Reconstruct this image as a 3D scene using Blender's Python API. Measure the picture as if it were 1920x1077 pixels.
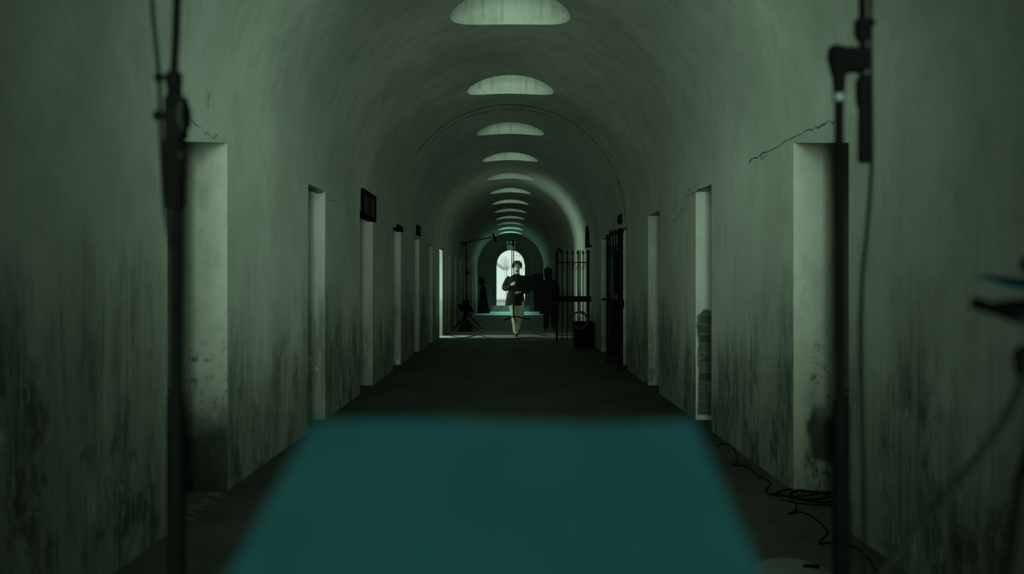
import bpy, bmesh, math, random
from mathutils import Vector, Matrix
random.seed(7)
PI = math.pi
sc = bpy.context.scene
COL = sc.collection
for o in list(bpy.data.objects): bpy.data.objects.remove(o)

# ------------------------------------------------------------------ camera, world, light
FPX, VX, VY, EYE = 1750.0, 957.0, 535.0, 1.2
cam = bpy.data.cameras.new('camera'); co = bpy.data.objects.new('camera', cam); COL.objects.link(co)
co.location = (0, 0, EYE); co.rotation_euler = (PI/2, 0, 0)
cam.sensor_width = 36; cam.lens = FPX/1920*36
cam.shift_x = (960-VX)/1920; cam.shift_y = -(538.5-VY)/1920
cam.clip_start = 0.05; cam.clip_end = 300
cam.dof.use_dof = True; cam.dof.focus_distance = 14; cam.dof.aperture_fstop = 2.6
sc.camera = co
sc.view_settings.view_transform = 'Standard'; sc.view_settings.look = 'None'
sc.view_settings.exposure = 0; sc.view_settings.gamma = 1; sc.view_settings.use_curve_mapping = False

w = bpy.data.worlds.new('world'); sc.world = w; w.use_nodes = True
bg = w.node_tree.nodes['Background']; bg.inputs[0].default_value = (0.76, 1.0, 0.86, 1); bg.inputs[1].default_value = 0.82

def area(name, loc, rot, size, power, color, shape='DISK', sy=None, spread=PI):
    l = bpy.data.lights.new(name, 'AREA'); l.shape = shape; l.size = size
    if sy: l.size_y = sy
    l.energy = power; l.color = color; l.spread = spread
    o = bpy.data.objects.new(name, l); COL.objects.link(o); o.location = loc; o.rotation_euler = rot
    return o
W = 1.65; SPRING = 2.15; CROWN = SPRING + W
SKY = [8.74 + 3.36*(i-0) for i in range(-2, 12)]
GREEN = (0.70, 1.0, 0.78)
POW = [1, 31, 4.2, 5, 2.8, 4.2, 2.8, 4.4, 5, 3.8, 3.8, 3.8, 36, 42]
for y, p in zip(SKY, POW):
    far = y > 41
    area('skylight_daylight', (0, y, 3.95 if 4 < y < 6 else 4.66), (0, 0, 0), 1.08, p, (0.36, 0.9, 0.88) if far else (0.66, 1.0, 0.77), spread=.8 if far else PI)
area('added_rear_fill', (0, -1.25, 1.45), (PI/2+.03, 0, 0), 1.15, 40, (0.70, 1.0, 0.76), 'RECTANGLE', 1.8, 0.56)  # fill light added behind the camera, beam narrowed to brighten the jambs
area('doorway_daylight', (-3.3, 22.2, 1.3), (0, -PI/2, 0), 1.9, 150, (0.66, 1.0, 0.78), 'RECTANGLE', 0.8)

# ------------------------------------------------------------------ helpers
def X(px, d): return (px-VX)*d/FPX
def Z(py, d): return EYE+(VY-py)*d/FPX
def P(px, py, d): return Vector((X(px, d), d, Z(py, d)))
def WP(px, py, off=0.0):
    d = W*FPX/abs(px-VX); s = 1 if px > VX else -1
    return Vector((s*(W-off), d, Z(py, d)))
def floor_z(y): return 0.0 if y < 16 else -0.135*min(1.0, (y-16)/29.0)
def FP(px, py, up=0.0):
    d = EYE*FPX/(py-VY)
    for _ in range(6): d = (EYE-floor_z(d))*FPX/(py-VY)
    return Vector((X(px, d), d, floor_z(d)+up))

class MB:
    def __init__(s): s.bm = bmesh.new()
    def box(s, lo, hi, rot=None, bevel=0.0, pivot=None):
        c = [(a+b)/2 for a, b in zip(lo, hi)]; d = [abs(b-a) for a, b in zip(lo, hi)]
        m = Matrix.Translation(c) @ Matrix.Diagonal((*d, 1))
        t = bmesh.new(); bmesh.ops.create_cube(t, size=1, matrix=m)
        if bevel: bmesh.ops.bevel(t, geom=t.edges[:], offset=bevel, segments=2, affect='EDGES', profile=.5)
        if rot is not None:
            pv = Vector(pivot) if pivot is not None else Vector(c)
            bmesh.ops.transform(t, matrix=Matrix.Translation(pv) @ rot @ Matrix.Translation(-pv), verts=t.verts)
        s._merge(t); return s
    def _merge(s, t):
        me = bpy.data.meshes.new('t'); t.to_mesh(me); t.free(); s.bm.from_mesh(me); bpy.data.meshes.remove(me)
    def tube(s, pts, r, n=12, caps=True, sq=None):
        pts = [Vector(p) for p in pts]; m = len(pts)
        rs = [r]*m if not hasattr(r, '__len__') else list(r)
        rings = []; ref = None
        for i, p in enumerate(pts):
            t = (pts[min(i+1, m-1)]-pts[max(i-1, 0)])
            if t.length < 1e-9: t = Vector((0, 0, 1))
            t.normalize()
            if ref is None: ref = Vector((0, 1, 0)) if abs(t.y) < .9 else Vector((1, 0, 0))
            u = (ref - t*ref.dot(t)); u.normalize(); ref = u; v = t.cross(u)
            k = sq or 1.0
            rings.append([s.bm.verts.new(p+(u*math.cos(a)*k+v*math.sin(a))*rs[i]) for a in [2*PI*j/n for j in range(n)]])
        for a, b in zip(rings, rings[1:]):
            for j in range(n): s.bm.faces.new((a[j], a[(j+1) % n], b[(j+1) % n], b[j]))
        if caps:
            s.bm.faces.new(rings[0][::-1]); s.bm.faces.new(rings[-1])
        return s
    def loft(s, rings, n=24, caps=True, power=1.0):
        R = []
        for (cx, cy, cz, rx, ry) in rings:
            R.append([s.bm.verts.new((cx+rx*math.copysign(abs(math.cos(a))**power, math.cos(a)),
                                      cy+ry*math.copysign(abs(math.sin(a))**power, math.sin(a)), cz)) for a in [2*PI*j/n for j in range(n)]])
        for a, b in zip(R, R[1:]):
            for j in range(n): s.bm.faces.new((a[j], a[(j+1) % n], b[(j+1) % n], b[j]))
        if caps: s.bm.faces.new(R[0][::-1]); s.bm.faces.new(R[-1])
        return s
    def ball(s, c, r, sc3=(1, 1, 1), seg=12, rot=None):
        t = bmesh.new(); m = Matrix.Translation(c) @ (rot if rot is not None else Matrix()) @ Matrix.Diagonal((r*sc3[0], r*sc3[1], r*sc3[2], 1))
        bmesh.ops.create_uvsphere(t, u_segments=seg, v_segments=max(6, seg*2//3), radius=1, matrix=m); s._merge(t); return s
    def torus(s, c, R, r, n=40, m=8, axis='y', a0=0, a1=2*PI, lump=0.0):
        pts = []; rs = []
        closed = abs(a1-a0-2*PI) < 1e-6
        for i in range(n+1):
            a = a0+(a1-a0)*i/n
            q = (math.cos(a)*R, 0, math.sin(a)*R) if axis == 'y' else ((math.cos(a)*R, math.sin(a)*R, 0) if axis == 'z' else (0, math.cos(a)*R, math.sin(a)*R))
            pts.append(Vector(c)+Vector(q)); rs.append(r*(1+lump*random.uniform(-1, 1)))
        return s.tube(pts, rs, m, caps=not closed)
    def build(s, name, mat, parent=None, smooth=True, loc=None):
        bm = s.bm; bmesh.ops.recalc_face_normals(bm, faces=bm.faces)
        if loc is not None: bmesh.ops.translate(bm, vec=-Vector(loc), verts=bm.verts)
        me = bpy.data.meshes.new(name); bm.to_mesh(me); bm.free()
        me.materials.append(mat)
        if smooth:
            for p in me.polygons: p.use_smooth = True
            me.set_sharp_from_angle(angle=math.radians(38))
        o = bpy.data.objects.new(name, me); COL.objects.link(o)
        if loc is not None: o.location = loc
        if parent is not None:
            o.parent = parent
            if loc is None: o.matrix_parent_inverse = Matrix.Translation(-Vector(parent.location)) if parent.type == 'EMPTY' or parent.location.length else Matrix()
        return o
def tag(o, label=None, cat=None, group=None, kind=None):
    if label: o['label'] = label
    if cat: o['category'] = cat
    if group: o['group'] = group
    if kind: o['kind'] = kind
    return o
def thing(name, loc, label, cat, group=None):
    o = bpy.data.objects.new(name, None); COL.objects.link(o); o.location = loc; o.empty_display_size = .1
    return tag(o, label, cat, group)
def copy_tree(o, parent=None):
    c = o.copy(); COL.objects.link(c)
    if parent: c.parent = parent
    for ch in list(o.children): copy_tree(ch, c)
    return c
def smooth_path(pts, k=8):
    pts = [Vector(p) for p in pts]; out = []
    q = [pts[0]*2-pts[1]]+pts+[pts[-1]*2-pts[-2]]
    for i in range(1, len(q)-2):
        for j in range(k):
            t = j/k; a, b, c, d = q[i-1:i+3]
            out.append(.5*((2*b)+(c-a)*t+(2*a-5*b+4*c-d)*t*t+(3*b-a-3*c+d)*t**3))
    out.append(pts[-1]); return out

# ------------------------------------------------------------------ materials
class NT:
    def __init__(s, name):
        s.m = bpy.data.materials.new(name); s.m.use_nodes = True; s.t = s.m.node_tree; s.N = s.t.nodes; s.L = s.t.links
        s.b = s.N['Principled BSDF']; s.tc = s.N.new('ShaderNodeTexCoord').outputs['Object']
    def put(s, i, v):
        if isinstance(v, bpy.types.NodeSocket): s.L.new(v, i)
        else: i.default_value = v
    def noise(s, scale=(1, 1, 1), detail=4, rough=.6, off=(0, 0, 0)):
        mp = s.N.new('ShaderNodeMapping'); s.L.new(s.tc, mp.inputs[0]); mp.inputs['Scale'].default_value = scale; mp.inputs['Location'].default_value = off
        n = s.N.new('ShaderNodeTexNoise'); s.L.new(mp.outputs[0], n.inputs['Vector']); n.inputs['Scale'].default_value = 1
        n.inputs['Detail'].default_value = detail; n.inputs['Roughness'].default_value = rough
        return n.outputs['Fac']
    def rng(s, v, a, b, c=0.0, d=1.0, smooth=True):
        n = s.N.new('ShaderNodeMapRange'); n.interpolation_type = 'SMOOTHSTEP' if smooth else 'LINEAR'
        for i, q in zip((0, 1, 2, 3, 4), (v, a, b, c, d)): s.put(n.inputs[i], q)
        return n.outputs[0]
    def math(s, op, a, b=0.0):
        n = s.N.new('ShaderNodeMath'); n.operation = op; s.put(n.inputs[0], a); s.put(n.inputs[1], b); return n.outputs[0]
    def mix(s, f, a, b, mode='MIX'):
        n = s.N.new('ShaderNodeMix'); n.data_type = 'RGBA'; n.blend_type = mode
        s.put(n.inputs[0], f); s.put(n.inputs[6], a if isinstance(a, bpy.types.NodeSocket) else (*a, 1)); s.put(n.inputs[7], b if isinstance(b, bpy.types.NodeSocket) else (*b, 1))
        return n.outputs[2]
    def xyz(s):
        n = s.N.new('ShaderNodeSeparateXYZ'); s.L.new(s.tc, n.inputs[0]); return n.outputs
    def bump(s, h, dist=.01, strength=.5):
        n = s.N.new('ShaderNodeBump'); s.L.new(h, n.inputs['Height']); n.inputs['Distance'].default_value = dist; n.inputs['Strength'].default_value = strength
        s.L.new(n.outputs[0], s.b.inputs['Normal'])
    def done(s, col, rough=.85, spec=.2):
        s.put(s.b.inputs['Base Color'], col if isinstance(col, bpy.types.NodeSocket) else (*col, 1)); s.put(s.b.inputs['Roughness'], rough)
        s.b.inputs['Specular IOR Level'].default_value = spec; return s.m

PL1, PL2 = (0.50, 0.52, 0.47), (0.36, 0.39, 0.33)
DIRT = (0.05, 0.07, 0.055)
def plaster(name, streaks=True, base_stain=None, brick=None, pale=1.0, edge=None):
    n = NT(name); x, y, z = n.xyz()
    a = n.noise((.9, .7, .5), 5, .6); b = n.noise((7, 5, 4), 6, .7, (3, 1, 2)); f = n.noise((26, 22, 14), 5, .75, (9, 3, 1))
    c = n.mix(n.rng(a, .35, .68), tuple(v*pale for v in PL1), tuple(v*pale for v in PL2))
    c = n.mix(n.rng(b, .42, .75, 0, .45), c, (0.25, 0.28, 0.22))
    c = n.mix(n.rng(f, .60, .75, 0, .25), c, (0.2, 0.23, 0.18))
    if streaks:
        s1 = n.noise((7, 7, .6), 6, .75); s2 = n.noise((45, 45, 1.6), 4, .7, (2, 5, 0)); lo = n.noise((1.1, 1.1, .5), 5, .6, (4, 4, 4))
        # faint runs over the full height
        c = n.mix(n.math('MULTIPLY', n.rng(s2, .52, .72, 0, .26), n.rng(z, 2.1, 1.3)), c, (0.16, 0.19, 0.14))
        hm = n.rng(n.math('SUBTRACT', z, n.math('MULTIPLY', n.math('SUBTRACT', lo, .5), 3.0)), 1.2, 0.15)
        bl = n.noise((4, 4, 2.2), 6, .75, (6, 2, 1)); st = n.math('MULTIPLY', n.rng(n.math('ADD', n.math('ADD', n.math('MULTIPLY', s1, .4), n.math('MULTIPLY', s2, .25)), n.math('MULTIPLY', bl, .35)), .46, .58), hm)
        c = n.mix(n.math('MULTIPLY', st, .88), c, DIRT)
        c = n.mix(n.math('MULTIPLY', hm, .62), c, (0.09, 0.11, 0.08))
        b2 = n.noise((2.6, 2.6, 1.6), 7, .8, (1, 9, 2)); c = n.mix(n.math('MULTIPLY', n.rng(b2, .50, .62), n.math('MULTIPLY', hm, .8)), c, (0.035, 0.048, 0.038))
        pk = n.noise((11, 11, 4), 5, .75, (7, 7, 7))
        c = n.mix(n.math('MULTIPLY', n.rng(pk, .60, .66), n.math('MULTIPLY', hm, .45)), c, (0.45, 0.5, 0.43))
    if base_stain:
        e = n.noise((5, 5, 4), 6, .65, (1, 8, 3)); zz = n.math('ADD', z, n.math('MULTIPLY', n.math('SUBTRACT', e, .5), .45))
        c = n.mix(n.rng(zz, base_stain, base_stain-.30, 0, .93), c, (0.035, 0.05, 0.04))
        sp = n.noise((16, 16, 16), 4, .7, (0, 4, 0))
        c = n.mix(n.math('MULTIPLY', n.rng(sp, .52, .66), n.rng(z, .75, .95, .75, 0)), c, (0.12, 0.14, 0.11))
    if edge:   # pale rim left where the stain stops short of the arris, and salt bloom at the foot
        e2 = n.noise((9, 9, 7), 6, .7, (3, 0, 6)); ax = n.math('ABSOLUTE', x)
        xx = n.math('ADD', ax, n.math('MULTIPLY', n.math('SUBTRACT', e2, .5), .16))
        c = n.mix(n.math('MULTIPLY', n.rng(xx, 1.76, 1.70), n.rng(z, 1.0, .8)), c, (0.48, 0.52, 0.42))
        c = n.mix(n.math('MULTIPLY', n.rng(n.math('ADD', z, n.math('MULTIPLY', n.math('SUBTRACT', e2, .5), .3)), .20, .12), n.rng(f, .40, .5)), c, (0.42, 0.48, 0.38))
    if brick:
        mp = n.N.new('ShaderNodeMapping'); n.L.new(n.tc, mp.inputs[0]); mp.inputs['Rotation'].default_value = (PI/2, 0, 0)
        br = n.N.new('ShaderNodeTexBrick'); n.L.new(mp.outputs[0], br.inputs['Vector']); br.inputs['Scale'].default_value = 1
        br.inputs['Brick Width'].default_value = .21; br.inputs['Row Height'].default_value = .085; br.inputs['Mortar Size'].default_value = .008
        br.inputs['Color1'].default_value = (.075, .095, .075, 1); br.inputs['Color2'].default_value = (.03, .04, .03, 1); br.inputs['Mortar'].default_value = (.07, .09, .065, 1)
        bc = n.mix(n.rng(n.noise((8, 8, 8), 4, .7), .5, .7), br.outputs['Color'], (.14, .17, .13))
        e3 = n.noise((7, 7, 5), 5, .6)
        dx = n.math('SUBTRACT', n.math('ABSOLUTE', x), 1.77)
        top = n.math('SUBTRACT', 1.0, n.math('MULTIPLY', n.math('MULTIPLY', dx, dx), 4.5))
        zz = n.math('ADD', z, n.math('MULTIPLY', n.math('SUBTRACT', e3, .5), .10))
        mk = n.rng(n.math('SUBTRACT', zz, top), .0, -.025)
        xl = n.math('ADD', n.math('ABSOLUTE', x), n.math('MULTIPLY', n.math('SUBTRACT', e3, .5), .07))
        mk = n.math('MULTIPLY', mk, n.rng(xl, 1.66, 1.672)); mk = n.math('MULTIPLY', mk, n.rng(zz, .03, .05))
        c = n.mix(mk, c, bc)
    n.bump(n.math('ADD', n.math('MULTIPLY', b, .6), n.math('MULTIPLY', f, .25)), .02, .35)
    return n.done(c, .9, .15)
M = {}
M['plaster'] = plaster('aged_plaster')
M['jamb'] = plaster('smooth_jamb_plaster', True, None, None, .68)  # plaster tone lowered to dim these jambs, light level put into the colour
M['jamb_far'] = plaster('jamb_plaster_dimmed_far', True, None, None, .42)  # darker copy for distant jambs, light falloff put into the colour
M['jamb_stain'] = plaster('stained_jamb_plaster', False, .62, None, 1.45)  # real stain, on plaster lightened to look more strongly lit
M['jamb_edge'] = plaster('peeling_jamb_plaster', False, .66, None, 1.4, True)  # real stain and peeling; plaster lightened as if better lit
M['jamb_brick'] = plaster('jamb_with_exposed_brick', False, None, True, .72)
def vaultmat():
    n = NT('vault_plaster'); x, y, z = n.xyz()
    a = n.noise((.9, .7, .5), 5, .6); b = n.noise((7, 5, 4), 6, .7, (3, 1, 2)); f = n.noise((26, 22, 14), 5, .75, (9, 3, 1)); up = n.rng(z, 2.15, 3.0); dr = n.noise((1.2, 8, 1.2), 6, .7); r = n.noise((.6, 2.2, .6), 4, .6, (5, 0, 0))
    c = n.mix(n.rng(a, .35, .68), PL1, PL2)
    c = n.mix(n.rng(b, .42, .75, 0, .45), c, (0.25, 0.28, 0.22)); c = n.mix(n.math('MULTIPLY', up, n.rng(dr, .48, .7, 0, .2)), c, (0.2, 0.23, 0.18))
    c = n.mix(n.math('MULTIPLY', up, n.rng(r, .55, .68, 0, .22)), c, (0.2, 0.23, 0.17))
    c = n.mix(n.rng(f, .6, .74, 0, .25), c, (0.2, 0.23, 0.18))
    c = n.mix(n.rng(n.noise((2.5, 2.5, 2.5), 6, .7, (8, 2, 0)), .66, .74, 0, .5), c, (0.1, 0.12, 0.09))
    sh = n.noise((16, 16, .8), 5, .7, (2, 2, 2)); c = n.mix(n.math('MULTIPLY', n.rng(z, 3.80, 3.84), n.rng(sh, .46, .66, 0, .55)), c, (0.24, 0.26, 0.2))
    n.bump(n.math('ADD', b, n.math('MULTIPLY', f, .3)), .02, .35); return n.done(c, .9, .15)
M['vault'] = vaultmat()
def floormat():
    n = NT('worn_dark_floor')
    a = n.noise((1.2, .8, 1), 6, .65); b = n.noise((9, 5, 9), 6, .75); g = n.noise((3, 22, 3), 4, .6, (2, 2, 0))
    c = n.mix(n.rng(a, .4, .65), (0.014, 0.016, 0.012), (0.034, 0.037, 0.028))
    c = n.mix(n.rng(b, .55, .72, 0, .5), c, (0.06, 0.065, 0.05)); c = n.mix(n.rng(g, .58, .7, 0, .35), c, (0.02, 0.024, 0.02))
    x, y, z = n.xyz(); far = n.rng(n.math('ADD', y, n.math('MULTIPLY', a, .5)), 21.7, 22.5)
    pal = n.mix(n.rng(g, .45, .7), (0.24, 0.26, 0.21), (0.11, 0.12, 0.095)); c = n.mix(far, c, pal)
    n.bump(b, .01, .4); return n.done(c, n.rng(a, .3, .7, .55, .85), .25)
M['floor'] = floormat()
def flat(name, col, rough=.6, metal=0.0, spec=.25, var=.25):
    n = NT(name); v = n.noise((20, 20, 20), 4, .6)
    c = n.mix(n.rng(v, .35, .7), tuple(col), tuple(k*(1-var) for k in col)); n.b.inputs['Metallic'].default_value = metal
    return n.done(c, rough, spec)
M['black'] = flat('black_enamel', (.002, .0022, .002), .9, 0, 0)
M['black2'] = flat('black_plastic', (.0022, .0024, .0022), .9, 0, 0)
M['clip'] = flat('grey_clip', (.008, .0095, .008), .9, 0, 0)
M['ring'] = flat('pale_collar', (.03, .05, .045), .5)
M['cable'] = flat('black_rubber_cable', (.006, .007, .006), .7, 0, .1)
M['cable2'] = flat('grey_green_cable', (.003, .004, .003), .8, 0, .02)
M['sheet'] = flat('blue_green_paper', (.0034, .0148, .0178), .9, 0, .0, .12)
M['iron'] = flat('rusty_black_iron', (.003, .0035, .003), .85, 0, .05)
M['wood'] = flat('dark_old_wood', (.03, .033, .025), .8)
M['crack'] = flat('crack_shadow_dirt', (.035, .042, .032), .95, 0, .05)
M['skin'] = flat('skin', (.42, .36, .29), .6, 0, .3, .08)
M['hair'] = flat('curly_brown_hair', (.075, .075, .06), .9, 0, .1)
M['cardigan'] = flat('dark_wool_cardigan', (.018, .021, .017), .95, 0, .05)
M['trouser'] = flat('pale_cotton_trousers', (.26, .27, .21), .9, 0, .1, .12)
M['shoe'] = flat('dark_leather', (.02, .02, .017), .6)
M['coat'] = flat('black_coat_cloth', (.010, .011, .010), .95, 0, .05)
M['dimmed_skin'] = flat('skin_in_dim_light', (.25, .2, .17), .7)  # skin copy darkened to stand for the dim light on this figure
M['paint'] = flat('pale_painted_metal', (.4, .44, .38), .6)
M['white'] = flat('white_globe_glass', (.7, .75, .68), .3)
M['pane'] = flat('frosted_skylight_glazing', (.6, .68, .62), .8)
M['flake'] = flat('fallen_plaster_flake', (.06, .07, .055), .9)
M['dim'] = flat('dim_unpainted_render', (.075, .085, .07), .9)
M['roof'] = flat('pale_outdoor_roof', (.62, .62, .6), .9)
M['bark'] = flat('outdoor_branches', (.5, .5, .48), .9)
M['ground'] = flat('outdoor_gravel', (.55, .56, .52), .9)
M['lid'] = flat('dull_grey_plastic_lid', (.10, .115, .095), .6)
M['wicker'] = flat('dark_twig_wreath', (.02, .022, .017), .9)

# ------------------------------------------------------------------ room shell
Y0, Y1 = -3.0, 46.8
def wall(side, niches, name):
    s = side; bm = bmesh.new(); mats = []
    me = bpy.data.meshes.new(name)
    def mi(m):
        if m not in mats: mats.append(m); me.materials.append(M[m])
        return mats.index(m)
    mi('plaster'); ZB, ZT = -.3, SPRING
    def q(pts, m='plaster'):
        f = bm.faces.new([bm.verts.new(p) for p in pts]); f.material_index = mi(m)
    y = Y0
    for (a, b, zt, dep, jm, back) in niches:
        z0 = zt-.135 if jm in ('jamb_stain', 'jamb_edge') else zt      # nearest lintels lowered at one end to hide the shaded soffit
        q([(s*W, y, ZB), (s*W, a, ZB), (s*W, a, ZT), (s*W, y, ZT)])
        q([(s*W, a, z0), (s*W, b, zt), (s*W, b, ZT), (s*W, a, ZT)])
        D = W+dep
        q([(s*W, a, ZB), (s*D, a, ZB), (s*D, a, z0), (s*W, a, z0)])
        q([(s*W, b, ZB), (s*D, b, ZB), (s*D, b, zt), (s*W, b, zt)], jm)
        q([(s*W, a, z0), (s*D, a, z0), (s*D, b, zt), (s*W, b, zt)])
        if back: q([(s*D, a, ZB), (s*D, b, ZB), (s*D, b, zt), (s*D, a, z0)])
        y = b
    q([(s*W, y, ZB), (s*W, Y1+.2, ZB), (s*W, Y1+.2, ZT), (s*W, y, ZT)])
    bm.to_mesh(me); bm.free()
    o = bpy.data.objects.new(name, me); COL.objects.link(o); o['kind'] = 'structure'; return o
def nic(k, wd=.85): b = 5.44+2.87*k; return b-wd, b
left = []
for k in range(-2, 14):
    a, b = nic(k, .95 if k < 2 else .95)
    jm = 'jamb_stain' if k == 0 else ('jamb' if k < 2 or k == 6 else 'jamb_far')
    if k == 1: a = 7.62
    left.append((a, b, 2.03, .7 if k != 6 else .5, jm, k != 6))
right = []
for k in range(-2, 14):
    a, b = nic(k)
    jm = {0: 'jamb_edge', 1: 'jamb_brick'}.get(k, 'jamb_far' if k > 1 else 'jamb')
    if k == 0: a = 4.55
    if k == 1: a = 7.66
    right.append((a, b, 2.03, .7, jm, True))
wl = wall(-1, left, 'wall_left'); wr = wall(1, right, 'wall_right')

# dark backs of the recessed cell doorways
# vault: solid shell with round skylight shafts cut through
bm = bmesh.new(); prof = []
for i in range(129):
    a = PI*i/128; prof.append((W*math.cos(a), SPRING+W*math.sin(a)))
prof += [(-2.7, SPRING), (-2.7, 4.7), (2.7, 4.7), (2.7, SPRING)]
f = bm.faces.new([bm.verts.new((x, Y0, z)) for x, z in prof])
r = bmesh.ops.extrude_face_region(bm, geom=[f]); bmesh.ops.translate(bm, vec=(0, Y1+.2-Y0, 0), verts=[v for v in r['geom'] if isinstance(v, bmesh.types.BMVert)])
bmesh.ops.recalc_face_normals(bm, faces=bm.faces)
me = bpy.data.meshes.new('ceiling'); bm.to_mesh(me); bm.free(); me.materials.append(M['vault'])
vault = bpy.data.objects.new('ceiling', me); COL.objects.link(vault); vault['kind'] = 'structure'
bm = bmesh.new()
for y in SKY:
    bmesh.ops.create_cone(bm, cap_ends=True, segments=64, radius1=.56, radius2=.56, depth=2.0, matrix=Matrix.Translation((0, y, 4.2)))
me = bpy.data.meshes.new('cutter'); bm.to_mesh(me); bm.free(); me.materials.append(M['vault'])
cut = bpy.data.objects.new('cutter', me); COL.objects.link(cut)
md = vault.modifiers.new('holes', 'BOOLEAN'); md.object = cut; md.operation = 'DIFFERENCE'; md.solver = 'EXACT'
bpy.context.view_layer.update()
dg = bpy.context.evaluated_depsgraph_get(); nm = bpy.data.meshes.new_from_object(vault.evaluated_get(dg))
vault.modifiers.clear(); vault.data = nm; bpy.data.objects.remove(cut)
for p in nm.polygons: p.use_smooth = True
nm.set_sharp_from_angle(angle=math.radians(20))
for i, y in enumerate(SKY):
    zp = 3.975 if 4 < y < 6 else 4.685; rp = .555 if 4 < y < 6 else .62
    mb = MB(); mb.loft([(0, y, zp, rp, rp), (0, y, zp+.045, rp, rp)], 48)
    tag(mb.build('window_%d' % (i+1), M['pane'], smooth=False), kind='structure')
# floor, with the slight fall towards the far end
mb = MB(); ys = [Y0, 0, 8, 16, 24, 32, 40, 47.0]
for a, b in zip(ys, ys[1:]):
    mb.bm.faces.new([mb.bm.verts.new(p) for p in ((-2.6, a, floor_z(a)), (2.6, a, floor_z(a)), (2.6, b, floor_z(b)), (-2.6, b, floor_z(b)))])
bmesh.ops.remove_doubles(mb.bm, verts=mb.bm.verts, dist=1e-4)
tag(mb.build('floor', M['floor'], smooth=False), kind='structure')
# wall behind the camera
mb = MB(); mb.box((-2.7, Y0-.2, -.3), (2.7, Y0, 4.7)); tag(mb.build('wall_back', M['plaster'], smooth=False), kind='structure')
# unseen arch behind the camera, added to shape the light from there
# end wall with arched doorway set in a deeper arched recess
def arch_outline(cx, r, zs, zb, n=32):
    return [(cx-r, zb)]+[(cx+r*math.cos(PI-PI*i/n), zs+r*math.sin(PI-PI*i/n)) for i in range(n+1)]+[(cx+r, zb)]
def ringwall(y0, y1, inner, outer, mat, name):
    bm = bmesh.new(); n = len(inner)
    def mk(pts, y): return [bm.verts.new((x, y, z)) for x, z in pts]
    a, b, c, d = mk(inner, y0), mk(outer, y0), mk(inner, y1), mk(outer, y1)
    for i in range(n-1):
        bm.faces.new((a[i], a[i+1], b[i+1], b[i])); bm.faces.new((a[i], c[i], c[i+1], a[i+1])); bm.faces.new((c[i], d[i], d[i+1], c[i+1]))
    me = bpy.data.meshes.new(name); bmesh.ops.recalc_face_normals(bm, faces=bm.faces); bm.to_mesh(me); bm.free(); me.materials.append(mat)
    o = bpy.data.objects.new(name, me); COL.objects.link(o); return o
DCX, DR, DS, DB = X(957.5, 47.1), .715, 2.27, .17
big = arch_outline(0, 1.75, 2.15, -.3)
tag(ringwall(-1.2, -1.0, arch_outline(0, 1.05, 2.2, -.02), arch_outline(0, 1.75, 2.2, -.3), M['plaster'], 'added_rear_arch'), kind='structure')
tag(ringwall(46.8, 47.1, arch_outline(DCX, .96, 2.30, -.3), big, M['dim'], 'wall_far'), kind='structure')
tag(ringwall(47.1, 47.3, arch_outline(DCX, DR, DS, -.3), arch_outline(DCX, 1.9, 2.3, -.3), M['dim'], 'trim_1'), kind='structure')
mb = MB(); mb.box((DCX-.96, 47.0, -.3), (DCX+.96, 47.3, DB)); tag(mb.build('trim_2', M['floor'], smooth=False), kind='structure')
# seam of the vault and the crack that follows it
def arc(y, r, z0, a0, a1, name, rad, n=60, par=None, jit=.01):
    mb = MB(); pts = []; rs = []
    for i in range(n+1):
        a = a0+(a1-a0)*i/n
        pts.append((r*math.cos(a)*1.0, y+random.uniform(-jit, jit), z0+r*math.sin(a))); rs.append(rad*random.uniform(.5, 1.3))
    mb.tube(pts, rs, 6); return mb.build(name, M['crack'], par)
arc(13.4, W, SPRING, math.radians(-1), math.radians(145), 'crack', .010, par=vault)
arc(13.75, W, SPRING, math.radians(60), math.radians(140), 'crack', .006, par=vault)
def crack(pts, r=.004, par=None):
    out = []
    for a, b in zip(pts, pts[1:]):
        for j in range(5):
            q = a.lerp(b, j/5); out.append(q+Vector((0, random.uniform(-.012, .012), random.uniform(-.012, .012))))
    out.append(pts[-1]); MB().tube(out, [r*.45*random.uniform(.4, 1.4) for _ in out], 6).build('crack', M['crack'], par)
crack([WP(1405, 305), WP(1425, 290), WP(1450, 281), WP(1478, 262), WP(1520, 245), WP(1545, 232), WP(1565, 228)], .007, wr)
crack([WP(1425, 290), WP(1430, 298), WP(1440, 286)], .006, wr)
crack([WP(1290, 352), WP(1299, 362), WP(1310, 357), WP(1333, 351)], .009, wr)
crack([WP(1284, 374), WP(1299, 362)], .007, wr)
crack([WP(1280, 388), WP(1274, 405), WP(1262, 415)], .005, wr)
crack([WP(1406, 590), WP(1409, 650), WP(1414, 700), WP(1416, 720)], .004, wr)
crack([WP(356, 224), WP(380, 245), WP(400, 258), WP(408, 256)], .005, wl)
crack([WP(577, 354), WP(592, 360), WP(606, 361)], .008, wl)
crack([WP(612, 372), WP(625, 376), WP(636, 377)], .004, wl)

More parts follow.
